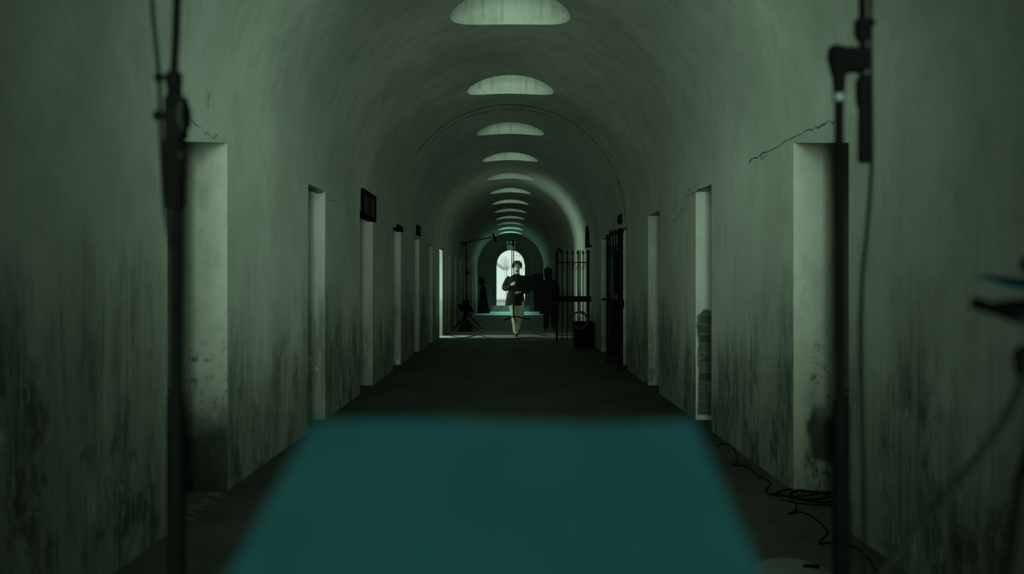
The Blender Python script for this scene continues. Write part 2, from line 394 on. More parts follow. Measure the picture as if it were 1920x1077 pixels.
# transom panels over the cell doorways
def transom(side, y0, y1, z0, z1, label, n=1):
    x = side*W; t = thing('transom_panel', (x, (y0+y1)/2, z0), label, 'vent panel', 'transom panels over the cell doorways')
    xi = x-side*.03; xo = x+side*.05
    MB().box((min(xi+side*.015, xo), y0+.04, z0+.04), (max(xi+side*.015, xo), y1-.04, z1-.04)).build('board', M['wood'], t)
    m = MB()
    m.box((min(xi, xo), y0, z0), (max(xi, xo), y1, z0+.045)); m.box((min(xi, xo), y0, z1-.045), (max(xi, xo), y1, z1))
    m.box((min(xi, xo), y0, z0), (max(xi, xo), y0+.045, z1)); m.box((min(xi, xo), y1-.045, z0), (max(xi, xo), y1, z1))
    m.build('frame', M['iron'], t)
    for i in range(n):
        yy = y0+(y1-y0)*(i+1)/(n+1); MB().box((min(xi, xo), yy-.012, z0), (max(xi, xo), yy+.012, z1)).build('slat', M['iron'], t)
transom(-1, 10.28, 11.28, 1.96, 2.27, 'dark framed panel above the third doorway on the left wall')
transom(-1, 13.5, 14.1, 2.0, 2.08, 'thin dark bar above the fourth doorway on the left wall', 1)
transom(-1, 16.3, 16.9, 2.08, 2.26, 'small dark panel above the fifth doorway on the left wall', 1)
transom(1, 13.75, 14.1, 2.12, 2.25, 'small dark panel above the iron gate on the right wall', 1)
transom(1, 19.5, 20.2, 2.0, 2.45, 'dark panel above the spiked gate near the wreath', 2)

# lit side doorway: plain frame, sill outside
m = MB(); y0, y1 = left[8][0], left[8][1]
m.box((-2.9, y0-.3, -.06), (-2.15, y1+.3, .01)); tag(m.build('trim_3', M['paint'], smooth=False), kind='structure')

# ------------------------------------------------------------------ end doorway: leaf, lattice, lamp
dr = thing('arched_door_frame', (DCX, 47.2, DB), 'pale glazing frame in the bright arched doorway at the far end', 'door frame')
m = MB(); m.tube([(X(959.5, 47.2), 47.2, DB), (X(959.5, 47.2), 47.2, 2.97)], .022, 8); m.build('stile', M['paint'], dr)
m = MB(); m.box((DCX-DR, 47.17, DB+.2), (DCX+DR, 47.23, DB+.235)); m.build('bottom_rail', M['paint'], dr)
m = MB(); m.torus((DCX, 47.2, DS), DR-.01, .02, 32, 6, 'y', 0, PI); m.build('arch_head', M['paint'], dr)
ft = thing('lattice_fence', (1.0, 60, 0), 'pale lattice seen outside through the right of the arched doorway', 'lattice')
m = MB()
for i in range(5): m.tube([(.10+.16*i, 60, -.13), (.10+.16*i, 60, 3.4)], .018, 6)
for z in (2.25, 2.75, 3.1): m.tube([(.05, 60, z), (1.0, 60, z)], .018, 6)
m.build('bars', M['roof'], ft)
m = MB(); m.tube([(-1.15, 62, 2.75), (-.35, 62, 2.25)], [.10, .14], 6); m.tube([(-.35, 62, 2.25), (-.35, 62, .1)], .012, 6)
tag(m.build('roof_edge', M['roof']), 'pale sloping roof edge outside the arched doorway', 'roof')
m = MB()
for i in range(26):
    a = random.uniform(-1.0, 1.0); p = Vector((-.25, 64, 2.2)); pts = [p]
    for j in range(4): p = p+Vector((math.sin(a)*.22, 0, math.cos(a)*.26)); a += random.uniform(-.5, .5); pts.append(p)
    m.tube(pts, [.012, .010, .008, .006, .003], 5)
m.tube([(-.25, 64, -.1), (-.25, 64, 2.2)], [.05, .03], 6)
tag(m.build('bare_tree', M['bark']), 'faint bare tree outside the arched doorway', 'tree')
mb = MB(); mb.box((-8, 47.35, -.35), (8, 90, -.13)); tag(mb.build('outdoor_ground', M['ground'], smooth=False), kind='structure')
em = thing('emergency_lamp', (X(958, 46.7), 46.7, 2.98), 'small box with a row of three pale round lamps above the far doorway', 'lamp')
cx = X(958, 46.7)
MB().box((cx-.20, 46.66, 2.96), (cx+.20, 46.80, 3.24), bevel=.01).build('housing', M['paint'], em)
MB().box((cx-.24, 46.64, 3.24), (cx+.24, 46.78, 3.27)).build('bracket', M['iron'], em)
for k in (-.17, .0, .17): MB().ball((cx+k, 46.68, 3.33), .06, seg=14).build('lamp_globe', M['white'], em)

# ------------------------------------------------------------------ iron gates
def gate(loc, ang, width, label, height=1.9, n=5, hook=True, solid=False):
    t = thing('iron_gate', loc, label, 'gate', 'spiked iron gates on the right'); t.rotation_euler = (0, 0, ang)
    def add(m, name):
        o = m.build(name, M['iron']); o.parent = t
    m = MB(); m.tube([(0, 0, 0), (0, 0, height)], .032, 10); m.ball((0, 0, height+.02), .045); add(m, 'post')
    m = MB(); pts = [(-width, 0, 0), (-width, 0, height)]
    if hook: pts += [(-width+.01, 0, height+.05), (-width+.05, 0, height+.075), (-width+.085, 0, height+.05), (-width+.085, 0, height+.01)]
    m.tube(pts, .024, 10); add(m, 'post')
    for i in range(n):
        x = -width+width*(i+1)/(n+1)
        m = MB(); m.tube([(x, 0, .06), (x, 0, height-.02)], .011, 8)
        m.tube([(x, 0, height-.03), (x, 0, height+.0), (x, 0, height+.07)], [.012, .026, .002], 8); add(m, 'bar')
    for z, h in ((height-.20, .012), (.16, .010), (.06, .010)):
        m = MB(); m.box((-width, -.012, z-h), (0, .012, z+h)); add(m, 'rail')
    m = MB(); m.box((-width-.02, -.02, .86), (.06, .03, .985), bevel=.005); add(m, 'lock_rail')
    m = MB()
    for i in range(n+1):
        x = -width+width*(i+.5)/(n+1)
        m.torus((x-.025, 0, height-.26), .026, .006, 18, 5, 'y', 0, 1.6*PI); m.torus((x+.025, 0, height-.32), .026, .006, 18, 5, 'y', PI, 2.6*PI)
    add(m, 'scrollwork')
    if solid:
        m = MB(); m.box((-width+.03, .02, .12), (-.05, .03, .86)); add(m, 'kick_plate')
        m = MB(); m.box((-width*.62, .02, 1.06), (-.05, .03, 1.72)); add(m, 'sheet_plate')
        m = MB(); m.tube([(-width-.02, 0, .98), (-width-.02, -.09, .98)], .02, 8); add(m, 'latch')
    return t
gate((X(1103, 19.8), 19.8, floor_z(19.8)), 0, X(1103, 19.8)-X(1044, 19.8), 'spiked iron gate standing open across the corridor beside the man')
gate((1.63, 13.75, 0), math.atan2(-.62, .13), .63, 'dark iron gate folded back along the right wall, nearer gate', 1.98, 4, False, True)

# dark case with a wreath on it beside the open gate
c0 = Vector((X(1092, 18.2), 18.2, floor_z(18.2)))
t = thing('travel_case', c0, 'low black travel case on the floor against the spiked gate', 'case')
MB().box(c0+Vector((-.15, -.2, .0)), c0+Vector((.21, .25, .46)), bevel=.02).build('body', M['black2'], t)
MB().box(c0+Vector((-.16, -.21, .38)), c0+Vector((.22, .26, .50)), bevel=.02).build('lid', M['black2'], t)
MB().tube([c0+Vector((-.05, -.22, .25)), c0+Vector((-.04, -.26, .25)), c0+Vector((.12, -.26, .25)), c0+Vector((.13, -.22, .25))], .012, 8).build('handle', M['black'], t)
m = MB(); wc = Vector((X(1087, 17.9), 17.965, Z(601, 17.9))); m.torus(wc, .155, .024, 70, 8, 'y', 0, 2*PI, .45)
for i in range(44):
    a = random.uniform(0, 2*PI); p = wc+Vector((math.cos(a)*.155, random.uniform(-.02, .02), math.sin(a)*.155))
    m.ball(p, .024, (1, .6, random.uniform(.6, 1.4)), 6, Matrix.Rotation(a, 4, 'Y'))
tag(m.build('twig_wreath', M['wicker']), 'dark lumpy wreath standing upright by the black travel case', 'wreath')

# ------------------------------------------------------------------ stands
def tripod_feet(t, base, r, h, mat, ang0=.3, foot=True, rad=.011):
    for k in range(3):
        a = ang0+k*2*PI/3
        e = base+Vector((math.cos(a)*r, math.sin(a)*r, .02)); m = MB()
        m.tube([base+Vector((0, 0, h)), e], rad, 8); o = m.build('leg', M[mat], t)
        if foot:
            f = MB().ball(e, rad*1.7, seg=8).build('rubber_foot', M['black2']); f.parent = o
            f.matrix_parent_inverse = o.matrix_parent_inverse.copy(); f.matrix_parent_inverse = Matrix()
            f.matrix_parent_inverse = Matrix()
    return
# left foreground microphone stand
d = 1.45
b = Vector((X(331, d), d, 0))
t = thing('microphone_stand', b, 'black boom stand in the left foreground with a round tilt knob', 'microphone stand', 'foreground boom stands')
tripod_feet(t, b, .33, .28, 'black2', .9)
sl = Z(738, d)
MB().tube([b+Vector((0, 0, .12)), P(331, 1077, d), P(330, 770, d), P(330, 748, d), P(331, 733, d)], [.0135, .0135, .0135, .0125, .009], 20).build('lower_tube', M['black'], t)
MB().tube([P(331, 740, d), P(333, 300, d), P(331, 200, d), P(328, 165, d)], [.0085, .0085, .010, .010], 18).build('upper_tube', M['black'], t)
MB().tube([P(326, 200, d), P(326, 165, d), P(326, 160, d), P(326, 140, d), P(326, 135, d)], [.0105, .0105, .0125, .0128, .010], 20).build('boom_clutch', M['black2'], t)
MB().tube([P(326, 140, d), P(330, 60, d), P(333, -20, d), P(340, -180, d)], .0062, 14).build('boom_arm', M['black'], t)
MB().box(P(311, 262, d)-Vector((0, .016, 0)), P(349, 180, d)+Vector((0, .016, 0)), bevel=.006).build('clamp_body', M['black2'], t)
kn = MB().tube([P(343, 217, d-.03), P(344, 217, d+.0)], .001, 6)
kn.bm.clear(); kn.tube([P(342, 217, d-.022), P(350, 217, d-.022)], [.024, .022], 24)
kn.build('tilt_knob', M['clip'], t)
MB().tube([P(326, 217, d), P(290, 217, d)], [.005, .008], 12).build('wing_screw', M['black2'], t)
MB().tube([P(327, 390, d), P(327, 262, d), P(327, 255, d)], [.0155, .0165, .014], 20).build('counterweight', M['black2'], t)
MB().ball(P(339, 292, d-.02), .005, seg=10).build('screw_head', M['clip'], t)
# cable and its two clips
m = MB(); m.tube(smooth_path([P(278, -160, d), P(285, 0, d), P(291, 70, d), P(298, 145, d), P(300, 215, d), P(303, 300, d), P(309, 390, d), P(318, 450, d-.01), P(324, 480, d-.005), P(331, 560, d+.022), P(331, 760, d+.024), P(331, 1100, d+.024), P(329, 1880, d+.03)]), .0034, 8)
tag(m.build('microphone_cable', M['cable2']), 'thin cable hanging along the left foreground stand', 'cable')
for y in (146,):
    m = MB(); m.ball(P(298, y, d), .008, seg=10); m.tube([P(298, y, d), P(318, y-2, d)], .0035, 8); tag(m.build('cable_clip', M['black2']), 'small black cable clip on the left foreground stand', 'clip')

# right foreground microphone stand
d = 1.5
b = Vector((X(1576, d), d, 0))
t = thing('microphone_stand', b, 'black boom stand in the right foreground with a pale ring under its head', 'microphone stand', 'foreground boom stands')
tripod_feet(t, b, .33, .28, 'black2', .1)
MB().tube([b+Vector((0, 0, .12)), P(1577, 1077, d), P(1577, 780, d), P(1576, 758, d), P(1575, 748, d)], [.0132, .0132, .0132, .0122, .009], 20).build('lower_tube', M['black'], t)
MB().tube([P(1575, 752, d), P(1573, 186, d)], .0077, 18).build('upper_tube', M['black'], t)
MB().tube([P(1573, 190, d), P(1573, 177, d)], .0105, 20).build('collar_ring', M['ring'], t)
MB().tube([P(1573, 178, d), P(1573, 150, d), P(1573, 125, d), P(1572, 108, d), P(1572, 92, d), P(1573, 88, d)], [.0095, .0105, .0155, .018, .0165, .012], 24).build('head_hub', M['black2'], t)
MB().box(P(1570, 136, d)-Vector((0, .015, 0)), P(1628, 89, d)+Vector((0, .015, 0)), bevel=.008).build('cross_arm', M['black2'], t)
MB().tube([P(1618, 90, d), P(1617, 0, d), P(1616, -200, d)], .0066, 14).build('boom_arm', M['black'], t)
MB().tube([P(1616, 78, d), P(1617, 66, d), P(1616, 40, d), P(1616, 36, d)], [.008, .013, .0125, .010], 18).build('boom_clutch', M['black2'], t)
MB().tube([P(1626, 42, d), P(1640, 42, d)], .005, 10).build('wing_screw', M['black2'], t)
MB().tube([P(1621, 140, d), P(1618, 155, d), P(1619, 190, d), P(1622, 215, d)], [.009, .0125, .0125, .009], 18).build('boom_clamp', M['black2'], t)
MB().tube([P(1621, 210, d), P(1621, 303, d), P(1621, 306, d)], [.0105, .0108, .009], 20).build('counterweight', M['black2'], t)
m = MB(); m.tube(smooth_path([P(1634, -150, d+.02), P(1632, 0, d+.02), P(1634, 200, d+.02), P(1634, 310, d+.02), P(1627, 420, d), P(1617, 520, d), P(1614, 640, d), P(1617, 800, d), P(1620, 980, d), P(1622, 1200, d), P(1640, 1890, d+.05)]), .0036, 8)
tag(m.build('microphone_cable', M['cable2']), 'thin cable hanging beside the right foreground stand', 'cable')

# central tilted sheet on a music stand
tl, tr = P(587, 796, .52), P(1300, 796, .52); bl, br = P(400, 1140, .42), P(1452, 1140, .42)
up = (tl-bl); nrm = (tr-tl).cross(up).normalized()
if nrm.z < 0: nrm = -nrm
m = MB(); g = []
NU, NV = 12, 14
for lay in (0, 1):
    rows = []
    for j in range(NV+1):
        row = []
        for i in range(NU+1):
            u, v = i/NU, j/NV; p = bl.lerp(br, u).lerp(tl.lerp(tr, u), v)
            p = p+nrm*(lay*.0012+.0015*math.sin(u*PI*2.1)*v+.001); row.append(m.bm.verts.new(p))
        rows.append(row)
    g.append(rows)
for lay in (0, 1):
    for j in range(NV):
        for i in range(NU): m.bm.faces.new((g[lay][j][i], g[lay][j][i+1], g[lay][j+1][i+1], g[lay][j+1][i]))
per = [(0, i) for i in range(NU+1)]+[(j, NU) for j in range(1, NV+1)]+[(NV, i) for i in range(NU-1, -1, -1)]+[(j, 0) for j in range(NV-1, 0, -1)]
for a, b2 in zip(per, per[1:]+per[:1]):
    m.bm.faces.new((g[0][a[0]][a[1]], g[0][b2[0]][b2[1]], g[1][b2[0]][b2[1]], g[1][a[0]][a[1]]))
tag(m.build('paper_sheet', M['sheet']), 'large blurred blue-green sheet tilted in the centre foreground', 'paper')
sc_ = (tl+tr+bl+br)/4
t = thing('music_stand', (sc_.x, sc_.y+.05, 0), 'music stand hidden under the blurred blue-green sheet', 'music stand')
m = MB(); q = [bl.lerp(tr, .05), br.lerp(tl, .05), tr.lerp(bl, .05), tl.lerp(br, .05)]
lo = [m.bm.verts.new(p-nrm*.004) for p in q]; hi = [m.bm.verts.new(p-nrm*.0004) for p in q]
m.bm.faces.new(lo[::-1]); m.bm.faces.new(hi)
for i in range(4): m.bm.faces.new((lo[i], lo[(i+1) % 4], hi[(i+1) % 4], hi[i]))
m.build('desk', M['black'], t, smooth=False)
m = MB(); pc = sc_-nrm*.006
m.tube([pc, Vector((pc.x, pc.y+.02, pc.z-.06)), Vector((pc.x, pc.y+.02, .25))], .010, 12); m.build('pole', M['black'], t)
tripod_feet(t, Vector((pc.x, pc.y+.02, 0)), .25, .26, 'black', .5)

# music stand half out of frame on the right
d = 1.0
t = thing('music_stand', (X(1985, d), d, 0), 'black music stand cut off by the right edge, desk seen edge-on', 'music stand')
m = MB()
def slab(m, pts, th):
    n = (pts[1]-pts[0]).cross(pts[2]-pts[0]).normalized()*th
    a = [m.bm.verts.new(p) for p in pts]; b = [m.bm.verts.new(p+n) for p in pts]
    m.bm.faces.new(a[::-1]); m.bm.faces.new(b)
    for i in range(len(pts)): j = (i+1) % len(pts); m.bm.faces.new((a[i], a[j], b[j], b[i]))
slab(m, [P(1817, 570, .95), P(2080, 545, .95), P(2140, 622, .86), P(1915, 601, .88)], .004); m.build('desk', M['black2'], t, smooth=False)
m = MB(); slab(m, [P(1822, 572, .955), P(1840, 582, .93), P(1914, 603, .88), P(2140, 625, .86), P(2140, 612, .86), P(1915, 596, .88), P(1824, 566, .955)], .006); m.build('lip', M['black'], t, smooth=False)
m = MB(); m.tube([P(1985, 585, .93), P(1980, 700, .95), P(1975, 1400, .95)], .010, 12); m.build('pole', M['black'], t)
m = MB(); m.tube([P(1935, 706, .96), P(1929, 700, .96), P(1924, 662, .96), P(1930, 655, .96)], [.006, .013, .013, .008], 14); m.build('clamp', M['black2'], t)
m = MB(); m.tube([P(1935, 680, .955), P(1985, 690, .95)], .006, 10); m.build('clamp_arm', M['black2'], t)
m = MB(); m.ball(P(1930, 497, .95), .0095, seg=14); m.tube([P(1930, 497, .95), P(1960, 560, .95)], .004, 8); m.build('knob', M['black2'], t)
m = MB(); m.tube([P(1960, 760, 1.0), P(1912, 900, 1.0), P(1885, 1110, 1.0), P(1850, 1450, 1.0)], .0055, 10); m.build('leg', M['black'], t)
m = MB(); rows = []
A = smooth_path([P(1822, 517, .95), P(1850, 523, .95), P(1885, 535, .95), P(1925, 541, .95), P(2060, 548, .95)], 6)
B = smooth_path([P(1838, 516, 1.12), P(1865, 517, 1.12), P(1895, 521, 1.12), P(1930, 524, 1.12), P(2060, 527, 1.12)], 6)
for a, b2 in zip(A, B): rows.append([m.bm.verts.new(a), m.bm.verts.new(b2), m.bm.verts.new(b2-Vector((0, 0, .002))), m.bm.verts.new(a-Vector((0, 0, .002)))])
for a, b2 in zip(rows, rows[1:]):
    for i in range(4): m.bm.faces.new((a[i], a[(i+1) % 4], b2[(i+1) % 4], b2[i]))
m.bm.faces.new(rows[0]); m.bm.faces.new(rows[-1][::-1])
tag(m.build('paper_sheet', M['sheet']), 'curling blue-green sheet above the music stand at the right edge', 'paper')
m = MB(); m.tube(smooth_path([P(1950, 600, .95), P(1932, 680, .95), P(1915, 722, .95), P(1885, 785, .95), P(1840, 850, .95), P(1785, 915, .97), P(1720, 990, 1.0), P(1650, 1080, 1.0), P(1560, 1200, 1.05), P(1500, 1500, 1.1)]), .0042, 8)
tag(m.build('instrument_cable', M['cable2']), 'blurred cable slanting down from the right edge to the floor', 'cable')

# cables lying on the floor at right
def floor_cable(pts, label, r=.005, mat='cable'):
    m = MB(); m.tube(smooth_path([FP(x, y, r) for x, y in pts]), r, 8); tag(m.build('floor_cable', M[mat]), label, 'cable', 'cables lying on the corridor floor')
floor_cable([(1345, 838), (1362, 833), (1377, 845), (1382, 868), (1374, 874), (1400, 876), (1420, 893), (1441, 903), (1443, 912), (1435, 925), (1460, 932), (1500, 932), (1560, 925), (1620, 925)], 'black cable winding along the foot of the right wall')
floor_cable([(1440, 927), (1470, 930), (1490, 945), (1492, 958), (1478, 966), (1500, 962), (1525, 972), (1548, 993), (1551, 1003), (1535, 1021), (1560, 1020), (1600, 1027), (1625, 1045), (1640, 1068), (1660, 1095)], 'cable looping across the floor towards the right foreground', .004, 'cable2')
floor_cable([(1455, 926), (1480, 920), (1520, 924), (1555, 930), (1535, 938), (1500, 938), (1480, 930), (1510, 918), (1570, 921), (1580, 935), (1540, 944), (1490, 936)], 'tangled coil of cable at the right doorway', .005, 'cable2')
floor_cable([(1462, 938), (1500, 946), (1560, 950), (1620, 955)], 'straight cable end running towards the right stand', .004, 'cable2')
floor_cable([(828, 622), (850, 632), (872, 634), (895, 629), (915, 634), (945, 637), (1000, 634), (1030, 638)], 'cable crossing the corridor floor in front of the man', .010)
floor_cable([(990, 615), (1000, 622), (1010, 628), (1030, 631)], 'short cable on the floor between the two people', .010)

# lid / tray on the floor, bottom right
c0 = FP(1485, 1085)
t = thing('plastic_lid', c0, 'dull grey domed lid with a dark slot on the floor at bottom right', 'lid')
m = MB(); m.loft([(c0.x, c0.y, .0, .17, .20), (c0.x, c0.y, .02, .165, .195), (c0.x, c0.y, .04, .13, .15), (c0.x, c0.y, .048, .07, .09)], 32); m.build('dome', M['lid'], t)
m = MB(); m.box(Vector((c0.x+.045, c0.y-.015, .044)), Vector((c0.x+.11, c0.y+.01, .056)), bevel=.004); m.build('handle', M['black2'], t)
# flakes of plaster on the floor at left
fl = None
for i, (px, py) in enumerate([(345, 971), (352, 963), (360, 966), (372, 950), (380, 945), (386, 940), (391, 944), (398, 929), (404, 926), (408, 933), (365, 956), (348, 976)]):
    p = FP(px, py)
    if fl is None:
        m = MB(); m.loft([(0, 0, 0, .04, .016), (0, .002, .006, .036, .013), (.004, 0, .009, .02, .006)], 9); fl = m.build('plaster_flake', M['flake'], smooth=False); o = fl
    else:
        o = fl.copy(); COL.objects.link(o)
    o.location = p; s = random.uniform(.6, 1.3); o.scale = (s, s, 1); o.rotation_euler = (0, 0, random.uniform(-.5, .5))
    tag(o, 'pale flake of fallen plaster on the floor by the first left doorway', 'debris', 'plaster flakes on the floor at left')

# ------------------------------------------------------------------ far equipment on the left
b = FP(874, 618)
d = b.y
t = thing('microphone_stand', b, 'distant black boom stand with its arm raised to the right', 'microphone stand')
tripod_feet(t, b, .44, .52, 'black2', .25, rad=.014)
MB().tube([b+Vector((0, 0, .30)), P(873.5, 590, d), P(873.5, 572, d)], .022, 12).build('lower_tube', M['black'], t)
MB().tube([P(873.5, 580, d), P(874, 455, d)], .016, 12).build('upper_tube', M['black'], t)
MB().tube([P(863, 457.5, d), P(868, 456, d), P(926, 444.5, d)], [.022, .016, .014], 10).build('boom_arm', M['black'], t)
MB().tube([P(868, 459, d), P(874, 455, d)], .03, 12).build('boom_clamp', M['black2'], t)
MB().box(P(873, 514, d)-Vector((0, .03, 0)), P(880, 509, d)+Vector((0, .03, 0)), bevel=.008).build('clutch', M['black2'], t)
MB().tube([P(924, 437, d), P(926, 443, d), P(929, 450, d), P(931, 453, d)], [.018, .03, .034, .026], 14).build('microphone', M['black'], t)
# music stand / bag in front of it
b2 = FP(868, 621)
d2 = b2.y
t = thing('music_stand', b2, 'small folded black music stand at the foot of the distant boom stand', 'music stand')
m = MB(); slab(m, [P(857, 571, d2), P(880, 571, d2+.05), P(889, 584, d2-.1), P(864, 583, d2-.15)], .02); m.build('desk', M['black2'], t, smooth=False)
MB().tube([P(872, 580, d2), P(872, 605, d2)], .016, 10).build('pole', M['black'], t)
m = MB(); m.box(P(868, 574, d2-.03), P(880, 563, d2+.05), bevel=.02); m.build('clip_box', M['black2'], t)
for e in ((846, 620), (890, 622), (897, 621)):
    MB().tube([P(873, 597, d2), FP(e[0], e[1], .02)], .012, 8).build('leg', M['black'], t)
m = MB(); bb = FP(872, 622); m.loft([(bb.x, bb.y+.05, bb.z, .20, .12), (bb.x, bb.y+.05, bb.z+.12, .17, .11), (bb.x+.01, bb.y+.05, bb.z+.26, .07, .07), (bb.x, bb.y+.05, bb.z+.30, .03, .03)], 20)
tag(m.build('sand_bag', M['coat']), 'black weight bag slumped between the legs of the distant boom stand', 'bag')
# tall dark covered tripod by the end wall
b3 = Vector((X(906, 44), 44, floor_z(44)))
t = thing('light_stand', b3, 'tall dark tripod with a boxy head near the far end wall at left', 'light stand')
m = MB(); m.box(P(898, 534, 44)-Vector((0, .1, 0)), P(908, 521, 44)+Vector((0, .12, 0)), bevel=.02); m.build('lamp_head', M['black2'], t)
MB().tube([P(904, 532, 44), P(905.5, 545, 44)], .04, 10).build('pole', M['black'], t)
m = MB(); m.loft([(b3.x+.02, b3.y, b3.z, .30, .22), (b3.x, b3.y, Z(565, 44), .2, .16), (b3.x, b3.y, Z(548, 44), .16, .12), (b3.x, b3.y, Z(537, 44), .10, .08)], 20); m.build('cover', M['coat'], t)
m = MB(); m.torus((b3.x-.02, b3.y-.17, Z(556, 44)), .05, .012, 20, 6); m.build('ring_handle', M['clip'], t)

# ------------------------------------------------------------------ people
def skin_obj(name, nodes, edges, root, mat, parent=None, loc=None, sub=2):
    keys = list(nodes); me = bpy.data.meshes.new(name)
    me.from_pydata([nodes[k][0] for k in keys], [(keys.index(a), keys.index(b)) for a, b in edges], [])
    o = bpy.data.objects.new(name, me); COL.objects.link(o)
    o.modifiers.new('skin', 'SKIN').use_smooth_shade = True
    sv = me.skin_vertices[0].data if me.skin_vertices else None
    if sv is None:
        me.skin_vertices.new() if hasattr(me.skin_vertices, 'new') else None
        sv = me.skin_vertices[0].data
    for i, k in enumerate(keys):
        r = nodes[k][1]; sv[i].radius = (r, r) if not hasattr(r, '__len__') else r; sv[i].use_root = (k == root)
    sb = o.modifiers.new('sub', 'SUBSURF'); sb.levels = sub; sb.render_levels = sub
    me.materials.append(mat)
    if parent: o.parent = parent
    if loc is not None: o.location = loc
    return o
def child(m, name, mat, par):
    o = m.build(name, M[mat] if isinstance(mat, str) else mat); o.parent = par; return o
def fingers(nodes, edges, wrist, palm_dir, curl_dir, side_dir, pre, s=1.0):
    """palm node plus five bent fingers, curling towards curl_dir"""
    w_, pd, cd, sd = Vector(wrist), Vector(palm_dir).normalized(), Vector(curl_dir).normalized(), Vector(side_dir).normalized()
    pm = w_+pd*.055*s; nodes[pre+'palm'] = (tuple(pm), (.030*s, .018*s)); edges.append((pre+'wrist', pre+'palm'))
    for k, (off, ln) in enumerate(((-.030, .062), (-.010, .074), (.011, .068), (.030, .052))):
        a = pm+pd*.030*s+sd*off*s; b = a+pd*ln*.45*s+cd*.006; c = b+pd*ln*.1*s+cd*ln*.45*s; e = c-pd*ln*.25*s+cd*ln*.2*s
        names = [pre+'f%d%d' % (k, j) for j in range(4)]
        for nme, q, rr in zip(names, (a, b, c, e), (.010, .0095, .0088, .008)): nodes[nme] = (tuple(q), rr*s)
        edges += [(pre+'palm', names[0])]+list(zip(names, names[1:]))
    a = pm-pd*.012*s-sd*.034*s; b = a+cd*.03*s-sd*.012*s+pd*.012*s; c = b+cd*.025*s+pd*.018*s
    for j, (q, rr) in enumerate(((a, .012), (b, .0105), (c, .0095))): nodes[pre+'t%d' % j] = (tuple(q), rr*s)
    edges += [(pre+'palm', pre+'t0'), (pre+'t0', pre+'t1'), (pre+'t1', pre+'t2')]

# walking man, facing the camera; local frame: x to picture right, -y towards the camera
mx, my = X(968.5, 22.3), 22.3
mz = floor_z(my)
S = 22.3/FPX
def ml(px, py, y=0.0): return ((px-968.5)*S, y, (VY-py)*S+EYE-mz)
HX = .015
N = {'pelvis': ((-.02, .02, .93), (.13, .10)), 'waist': ((-.02, .01, 1.08), (.125, .095)), 'chest': ((-.01, .0, 1.28), (.15, .105)), 'collar': ((.0, .0, 1.42), (.055, .05)),
     'neck': ((.01, -.01, 1.52), (.055, .058)), 'jaw': ((HX, -.035, 1.585), (.058, .07)), 'face': ((HX, -.025, 1.66), (.072, .088)), 'crown': ((HX, -.005, 1.735), (.058, .07)),
     'rsh': ((-.18, .0, 1.37), (.045, .045)), 'relb': ((-.275, .03, 1.16), .042), 'Rwrist': ((-.125, -.20, 1.235), (.028, .022)),
     'lsh': ((.18, .0, 1.37), (.045, .045)), 'lelb': ((.265, .02, 1.13), .042), 'Lwrist': ((.075, -.20, 1.06), (.028, .022)),
     'rhip': ((-.09, .02, .87), .095), 'rknee': ((-.05, -.10, .50), .06), 'rank': ((-.005, -.02, .10), .036), 'rtoe': ((.0, -.17, .035), (.04, .025)),
     'lhip': ((.09, .02, .87), .095), 'lknee': ((.085, .02, .49), .06), 'lank': ((.05, .36, .28), .036), 'ltoe': ((.05, .36, .13), (.03, .035))}
E = [('pelvis', 'waist'), ('waist', 'chest'), ('chest', 'collar'), ('collar', 'neck'), ('neck', 'jaw'), ('jaw', 'face'), ('face', 'crown'),
     ('collar', 'rsh'), ('rsh', 'relb'), ('relb', 'Rwrist'), ('collar', 'lsh'), ('lsh', 'lelb'), ('lelb', 'Lwrist'),
     ('pelvis', 'rhip'), ('rhip', 'rknee'), ('rknee', 'rank'), ('rank', 'rtoe'), ('pelvis', 'lhip'), ('lhip', 'lknee'), ('lknee', 'lank'), ('lank', 'ltoe')]
fingers(N, E, N['Rwrist'][0], (.75, -.55, .35), (.2, .9, .1), (0, .1, -1), 'R', 1.1)
fingers(N, E, N['Lwrist'][0], (-.8, -.5, -.2), (.1, .6, -.6), (.1, -.4, -1), 'L', 1.1)
man = skin_obj('person', N, E, 'pelvis', M['skin'], loc=(mx, my, mz))
tag(man, 'curly-haired man with glasses and pale trousers walking towards us holding a stand', 'person')
# clothing
m = MB(); m.loft([(-.035, .02, .74, .235, .16), (-.035, .02, .78, .238, .165), (-.03, .02, .92, .215, .155), (-.02, .01, 1.08, .185, .135), (-.01, 0, 1.25, .205, .14), (-.0, .0, 1.36, .215, .13), (.0, .0, 1.42, .185, .11), (.005, -.005, 1.465, .10, .085), (.01, -.008, 1.495, .07, .07)], 32)
m.tube(smooth_path([(-.15, 0, 1.40), (-.215, .01, 1.33), (-.285, .035, 1.17), (-.235, -.08, 1.16), (-.135, -.185, 1.225)], 5), [.075]*5+[.072]*5+[.066]*5+[.055]*5+[.045], 16)
m.tube(smooth_path([(.15, 0, 1.40), (.21, .01, 1.32), (.275, .02, 1.14), (.22, -.09, 1.09), (.09, -.185, 1.06)], 5), [.075]*5+[.072]*5+[.066]*5+[.055]*5+[.045], 16)
card = child(m, 'cardigan', 'cardigan', man)
m = MB(); m.tube([(.0, -.135, 1.44), (-.02, -.165, 1.25), (-.03, -.175, .78)], .012, 8); child(m, 'button_band', 'coat', card)
m = MB(); m.loft([(-.0, .01, .72, .17, .12), (-.01, .01, .95, .17, .125)], 24)
m.tube(smooth_path([(-.085, .0, .85), (-.07, -.06, .66), (-.05, -.10, .50), (-.03, -.06, .32), (-.01, -.02, .10)], 5), [.108]*5+[.092]*5+[.078]*5+[.07]*5+[.058], 20)
m.tube(smooth_path([(.085, .0, .85), (.09, .0, .66), (.085, .01, .50), (.065, .20, .38), (.05, .33, .29)], 5), [.108]*5+[.092]*5+[.078]*5+[.07]*5+[.056], 20)
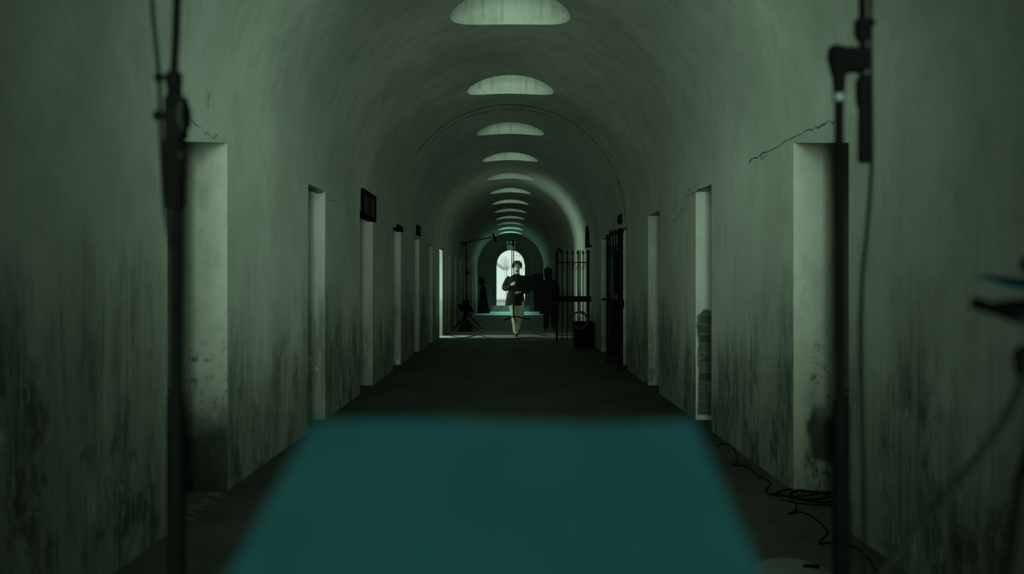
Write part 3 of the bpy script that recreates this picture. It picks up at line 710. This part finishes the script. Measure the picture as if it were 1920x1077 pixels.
child(m, 'trousers', 'trouser', man)
m = MB(); m.tube([(-.005, .07, .05), (-.005, .0, .06), (.0, -.10, .05), (.0, -.19, .035), (.0, -.225, .03)], [.035, .05, .046, .04, .02], 14, sq=.8); child(m, 'shoe', 'shoe', man)
m = MB(); m.tube([(.05, .40, .33), (.05, .38, .26), (.05, .37, .15), (.05, .36, .08)], [.035, .05, .045, .025], 14, sq=.8); child(m, 'shoe', 'shoe', man)
m = MB(); rnd = random.Random(3)
for i in range(170):
    a = rnd.uniform(0, 2*PI); e = rnd.uniform(-.25, 1.5)
    dx, dy, dz = math.cos(a)*math.cos(e), math.sin(a)*math.cos(e), math.sin(e)
    if dy < -.30 and dz < .55: continue
    if dz < -.05 and dy < 0: continue
    m.ball((HX+dx*.108, .0+dy*.115, 1.68+dz*.108), rnd.uniform(.02, .036), seg=7)
child(m, 'hair', 'hair', man)
m = MB(); m.ball((HX, -.112, 1.645), .016, (.8, 1.2, 1.6), 10); child(m, 'nose', 'skin', man)
for s_ in (-1, 1):
    e_ = child(MB().ball((HX+s_*.032, -.100, 1.672), .013, (1.2, .6, .8), 10), 'eye', 'shoe', man)
    child(MB().ball((HX+s_*.080, -.015, 1.65), .022, (.4, .8, 1.3), 10), 'ear', 'skin', man)
m = MB()
for s_ in (-1, 1):
    m.torus((HX+s_*.034, -.118, 1.672), .026, .0035, 20, 6); m.tube([(HX+s_*.06, -.115, 1.675), (HX+s_*.085, -.01, 1.675)], .003, 6)
m.tube([(HX-.01, -.118, 1.675), (HX+.01, -.118, 1.675)], .003, 6); child(m, 'glasses', 'shoe', man)
m = MB(); m.ball((HX, -.078, 1.562), .038, (1.1, .75, .6), 12); m.ball((HX, -.108, 1.612), .026, (1.2, .5, .35), 10); child(m, 'beard', 'hair', man)
child(MB().ball((HX, -.116, 1.600), .018, (1.2, .3, .35), 8), 'mouth', 'skin', man)
# the stand he carries
d = my-.245
b = Vector((X(963.5, d), d, Z(598, d)))
t = thing('microphone_stand', b, 'slim upright stand with spread feet carried by the walking man', 'microphone stand')
MB().tube([b, P(962.5, 453, d)], .011, 10).build('pole', M['clip'], t)
MB().tube([b+Vector((0, 0, .0)), P(963, 572, d)], .017, 10).build('lower_tube', M['black'], t)
MB().tube([P(962.3, 462, d), P(962.3, 450, d)], .024, 10).build('microphone_clip', M['black2'], t)
for e in ((945, 601), (994, 599.5), (968, 603)):
    dd = d+(0 if e[0] != 968 else -.3)
    l_ = MB().tube([P(963.5, 593, d), P(e[0], e[1], dd)], .014, 8).build('leg', M['black'], t)
# black panel under his other arm and round bag at his hip
m = MB(); m.box(P(966, 545, my-.31), P(1003, 517, my-.24), rot=Matrix.Rotation(.06, 4, 'Y'), bevel=.015)
tag(m.build('folded_panel', M['coat']), 'black rectangular panel held under the walking man\'s arm', 'panel')
m = MB(); p = P(969.5, 562, my-.33); m.ball(p, .135, (1.0, .55, 1.05), 20)
o = m.build('round_bag', M['coat']); tag(o, 'round black bag hanging from the walking man\'s hand', 'bag')
MB().torus(p+Vector((0, 0, .16)), .05, .008, 20, 6, 'y', 0, PI).build('strap', M['coat']).parent = o

# dark figure standing beside him
wx, wy = X(1030, 25.2), 25.2; wz = floor_z(wy)
N = {'pelvis': ((0, 0, .90), (.13, .10)), 'waist': ((0, 0, 1.04), (.12, .09)), 'chest': ((0, 0, 1.22), (.15, .10)), 'collar': ((-.01, 0, 1.34), (.055, .05)),
     'neck': ((-.02, -.01, 1.44), (.05, .052)), 'jaw': ((-.035, .04, 1.50), (.052, .062)), 'face': ((-.04, .03, 1.57), (.068, .082)), 'crown': ((-.035, -.01, 1.64), (.055, .065)),
     'rsh': ((-.17, 0, 1.30), (.045, .045)), 'relb': ((-.27, -.02, 1.07), .042), 'Rwrist': ((-.29, -.13, .86), (.028, .022)),
     'lsh': ((.165, 0, 1.30), (.045, .045)), 'lelb': ((.215, .03, 1.06), .042), 'Lwrist': ((.19, -.05, .82), (.028, .022)),
     'rhip': ((-.09, 0, .85), .09), 'rknee': ((-.085, -.03, .47), .058), 'rank': ((-.08, .02, .08), .036), 'rtoe': ((-.10, .15, .035), (.04, .025)),
     'lhip': ((.09, 0, .85), .09), 'lknee': ((.105, .05, .48), .058), 'lank': ((.13, .10, .08), .036), 'ltoe': ((.14, .25, .035), (.04, .025))}
E = [('pelvis', 'waist'), ('waist', 'chest'), ('chest', 'collar'), ('collar', 'neck'), ('neck', 'jaw'), ('jaw', 'face'), ('face', 'crown'),
     ('collar', 'rsh'), ('rsh', 'relb'), ('relb', 'Rwrist'), ('collar', 'lsh'), ('lsh', 'lelb'), ('lelb', 'Lwrist'),
     ('pelvis', 'rhip'), ('rhip', 'rknee'), ('rknee', 'rank'), ('rank', 'rtoe'), ('pelvis', 'lhip'), ('lhip', 'lknee'), ('lknee', 'lank'), ('lank', 'ltoe')]
fingers(N, E, N['Rwrist'][0], (-.1, -.2, -1), (.9, 0, -.2), (0, 1, 0), 'R')
fingers(N, E, N['Lwrist'][0], (0, -.2, -1), (-.9, -.2, 0), (0, 1, 0), 'L')
wm = skin_obj('person', N, E, 'pelvis', M['dimmed_skin'], loc=(wx, wy, wz))
tag(wm, 'dark silhouetted person in a long black coat seen from behind beside the gate', 'person')
m = MB(); m.loft([(-.01, 0, .46, .25, .18), (-.01, 0, .50, .252, .18), (-.01, 0, .75, .225, .165), (0, 0, .95, .20, .15), (0, 0, 1.15, .20, .14), (0, 0, 1.27, .21, .13), (-.0, 0, 1.34, .18, .11), (-.015, -.0, 1.41, .095, .085), (-.02, -.005, 1.46, .075, .07)], 32)
m.tube(smooth_path([(-.15, 0, 1.33), (-.21, 0, 1.24), (-.275, -.02, 1.06), (-.29, -.12, .88)], 5), [.072]*5+[.065]*5+[.055]*5+[.048], 16)
m.tube(smooth_path([(.14, 0, 1.33), (.19, 0, 1.24), (.222, .03, 1.06), (.195, -.04, .85)], 5), [.072]*5+[.065]*5+[.055]*5+[.048], 16)
child(m, 'coat', 'coat', wm)
m = MB(); m.tube(smooth_path([(-.09, 0, .80), (-.085, -.03, .47), (-.08, .02, .09)], 6), [.10]*6+[.075]*6+[.06], 18); m.tube(smooth_path([(.09, 0, .80), (.105, .05, .48), (.13, .10, .09)], 6), [.10]*6+[.075]*6+[.06], 18); child(m, 'trousers', 'coat', wm)
for (x, y, tx, ty) in ((-.08, .02, -.11, .20), (.13, .10, .15, .29)):
    m = MB(); m.tube([(x, y-.05, .05), (x, y, .055), ((x+tx)/2, (y+ty)/2, .05), (tx, ty-.02, .035), (tx, ty, .03)], [.035, .048, .046, .04, .02], 14, sq=.8); child(m, 'shoe', 'shoe', wm)
m = MB(); m.ball((-.035, -.005, 1.615), .115, (1, 1.05, 1.0), 16); m.ball((-.035, -.045, 1.51), .10, (1.1, .7, 1.1), 14); m.ball((-.085, -.03, 1.46), .055, (1, 1, 1.1), 12); child(m, 'hair', 'coat', wm)
child(MB().ball((-.045, .110, 1.555), .014, (.8, 1.2, 1.5), 10), 'nose', 'dimmed_skin', wm)
for s_ in (-1, 1): child(MB().ball((-.04+s_*.03, .100, 1.585), .012, (1.2, .6, .7), 8), 'eye', 'shoe', wm)
child(MB().ball((-.042, .104, 1.515), .017, (1.2, .4, .35), 8), 'mouth', 'dimmed_skin', wm)
# big flat bag at the figure's side
dd = wy-.25
t = thing('instrument_case', Vector((X(1009, dd), dd, Z(585, dd))), 'large flat black case held at the dark figure\'s side', 'case')
m = MB(); m.box(P(1001, 583, dd-.04), P(1020, 514, dd+.04), bevel=.03, rot=Matrix.Rotation(-.03, 4, 'Y')); m.build('body', M['coat'], t)
m = MB(); m.tube(smooth_path([P(1016, 528, dd-.05), P(1022, 535, dd-.09), P(1016, 545, dd-.05)]), .01, 8); m.build('handle', M['coat'], t)
